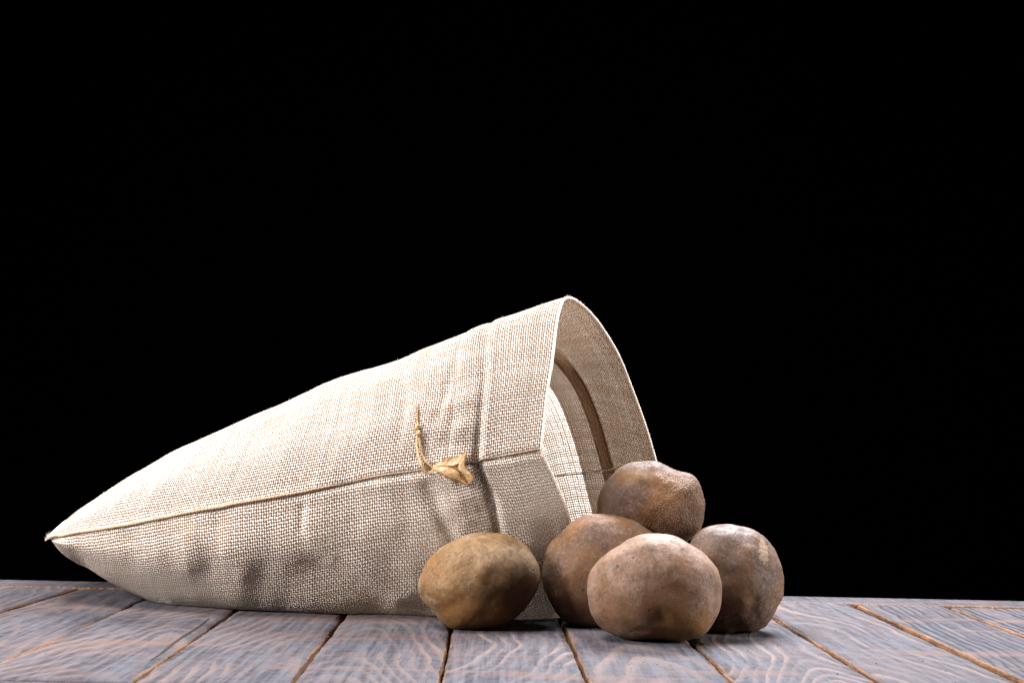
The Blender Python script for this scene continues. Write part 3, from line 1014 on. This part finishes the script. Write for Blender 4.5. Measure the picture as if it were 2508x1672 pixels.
pmat = {
    1: potato_mat('potato_skin_yellow', (0.225, 0.134, 0.066), (0.19, 0.097, 0.034), (0.33, 0.222, 0.132), .5, .5, .9, 1.3, patches=[(0.020, -0.022, -0.012, (36, 30, 36), (0.035, 0.013, 0.005), .85), (-0.008, -0.028, -0.02, (40, 30, 80), (0.17, 0.075, 0.02), .6)], rough=.42),  # first patch paints the shaded lower right side dark
    2: potato_mat('potato_skin_warm', (0.106, 0.058, 0.038), (0.144, 0.067, 0.025), (0.149, 0.088, 0.058), .35, .5, .7, 2.9, patches=[(-0.016, -0.028, 0.004, (90, 30, 60), (0.17, 0.08, 0.025), .4), (-0.01, -0.025, -0.018, (45, 30, 45), (0.07, 0.032, 0.018), .7)], rough=.5),  # second patch paints the shade low down between its neighbours
    3: potato_mat('potato_skin_dusty', (0.155, 0.090, 0.060), (0.117, 0.050, 0.016), (0.203, 0.130, 0.094), .35, .7, .25, 4.2, patches=[(0.0, -0.033, -0.014, (60, 30, 36), (0.065, 0.028, 0.011), .85), (0.014, -0.03, -0.020, (60, 30, 65), (0.18, 0.085, 0.027), .6), (-0.021, -0.025, -0.010, (80, 30, 60), (0.13, 0.06, 0.025), .6)], rough=.46),  # first patch paints shade at the lower middle, partly ochre-brown skin
    4: potato_mat('potato_skin_purple', (0.077, 0.044, 0.031), (0.135, 0.066, 0.027), (0.117, 0.072, 0.056), .3, .5, .5, 5.6, patches=[(0.004, -0.03, -0.002, (130, 30, 55), (0.19, 0.10, 0.042), .45), (-0.016, -0.028, 0.006, (90, 30, 70), (0.12, 0.062, 0.025), .5)], flesh=(0.0178, -0.018, 0.020, (330, 40, 130)), rough=.42),
    5: potato_mat('potato_skin_dark', (0.065, 0.034, 0.023), (0.126, 0.055, 0.020), (0.090, 0.049, 0.033), .35, .35, .8, 7.1, patches=[(0.010, -0.027, 0.006, (75, 30, 70), (0.20, 0.088, 0.026), .5), (-0.018, -0.025, 0.017, (80, 30, 160), (0.20, 0.10, 0.032), .5), (-0.03, -0.02, 0.004, (60, 30, 45), (0.035, 0.018, 0.011), .7)], crust=(0.024, -0.016, -0.006, (38, 30, 34)), rough=.52),
}
plabel = {
    1: 'yellowish brown potato standing alone at the left in front of the sack',
    2: 'warm brown potato between the leftmost potato and the frontmost one, at the sack mouth',
    3: 'big dusty pale brown potato, the frontmost of the pile, overlapping its neighbours',
    4: 'purplish brown potato at the far right with a scraped pale flesh patch',
    5: 'dark earthy potato on top of the pile, leaning at the open mouth',
}
ico = bmesh.new()
bmesh.ops.create_icosphere(ico, subdivisions=6, radius=1.0)
ico_v = [v.co.copy() for v in ico.verts]
ico_f = [tuple(v.index for v in f.verts) for f in ico.faces]
ico.free()
right = Rcam @ Vector((1, 0, 0))
upv = Rcam @ Vector((0, 1, 0))
fwd = Rcam @ Vector((0, 0, -1))
dimple = {1: [], 2: [], 3: [((-.12, -.93, .34), .22, .0016), ((-.45, -.85, -.2), .12, .001), ((.3, -.9, .25), .14, -.0008), ((0.02, -.95, -.35), .16, .0010)], 4: [((-.45, -.8, .3), .12, .0014)], 5: [((-.1, -.85, .5), .2, .0014), ((-.75, -.6, .2), .18, .0012)]}
for k in (1, 2, 3, 4, 5):
    cpt, Z, ry, ol = outl[k]
    conv = lambda p: (980 + p[0] / 2.4, 1080 + p[1] / 2.4)
    C = P(*conv(cpt), Z)
    ang, rad = [], []
    for p in ol:
        Q = P(*conv(p), Z) - C
        x, z = Q.dot(right), Q.dot(upv)
        ang.append(math.atan2(z, x))
        rad.append(math.hypot(x, z))
    o_ = np.argsort(ang)
    ang, rad = np.array(ang)[o_], np.array(rad)[o_]
    A = np.concatenate([ang - 2 * math.pi, ang, ang + 2 * math.pi])
    R = np.concatenate([rad, rad, rad])
    tab = np.linspace(-math.pi, math.pi, 721)
    tabr = hermite(A, R, tab)
    ker = np.hanning(15)
    ker /= ker.sum()
    tabr = np.convolve(np.concatenate([tabr[-8:-1], tabr, tabr[1:8]]), ker, 'valid')[:721]
    V = []
    for v in ico_v:
        an = math.atan2(v.z, v.x)
        rr = np.interp(an, tab, tabr)
        rho = math.hypot(v.x, v.z)
        # a slight drift of outline with depth keeps the back from mirroring the front
        d = v * (1 + 0.02 * noise.noise(v * 1.6 + Vector((k * 3.3, 0, 0))) * (1 - rho))
        off = 0.0007 * noise.noise(v * 3.6 + Vector((k * 7, 0, 3))) + 0.0011 * noise.noise(v * 2.3 + Vector((k, k, k))) + 0.0003 * noise.noise(v * 5.1 + Vector((k * 2, 0, k))) + 0.00014 * noise.noise(v * 13 + Vector((k * 2, 0, k)))
        if k in (4, 5):
            off += 0.0005 * noise.noise(v * 24 + Vector((k, 0, 0))) * max(0, v.x + .2)
        for (dd, w_, dep) in dimple[k]:
            off -= dep * math.exp(-((v - Vector(dd).normalized()).length / w_) ** 2)
        lim = 1.0
        s = rr * rho + off * rho
        p = C + right * (math.cos(an) * s) + upv * (math.sin(an) * s) + fwd * ((v.y * ry) + off * v.y)
        if p.z < 0.0004 and k != 5:
            p.z = 0.0004 + (p.z - .0004) * .05
            p.z = max(p.z, 0.0002)
        V.append(p - C)
    o = mesh_obj('potato', V, ico_f, pmat[k])
    o.location = C
    tag(o, plabel[k], 'potato', 'potatoes spilled in front of the sack mouth')

# crumbs and lint on the boards
cm = NT('dried_earth')
M_crumb = cm.done(cm.pbr(cm.mix(cm.noise(cm.obj(), 300), (0.09, 0.05, 0.03), (0.24, 0.14, 0.08)), .95, None, .1))
cvs, cfs = [], []
for _ in range(150):
    x, y = random.gauss(0.10, .13), random.uniform(.76, .95)
    r = random.choice([.00018, .00022, .00026, .0003, .0003, .0005])
    b0 = len(cvs)
    for vv in [(1, 0, 0), (-1, .2, 0), (0, 1, .1), (.1, -1, 0), (0, 0, 1), (0, .1, -1)]:
        cvs.append((x + vv[0] * r * random.uniform(.6, 1.4), y + vv[1] * r * random.uniform(.6, 1.4), r * .9 + .0003 + vv[2] * r))
    for f in [(0, 2, 4), (2, 1, 4), (1, 3, 4), (3, 0, 4), (2, 0, 5), (1, 2, 5), (3, 1, 5), (0, 3, 5)]:
        cfs.append(tuple(b0 + q for q in f))
cr = mesh_obj('soil_crumbs', cvs, cfs, M_crumb, smooth=False)
tag(cr, 'specks of dried soil scattered on the boards around the potatoes', 'soil', kind='stuff')
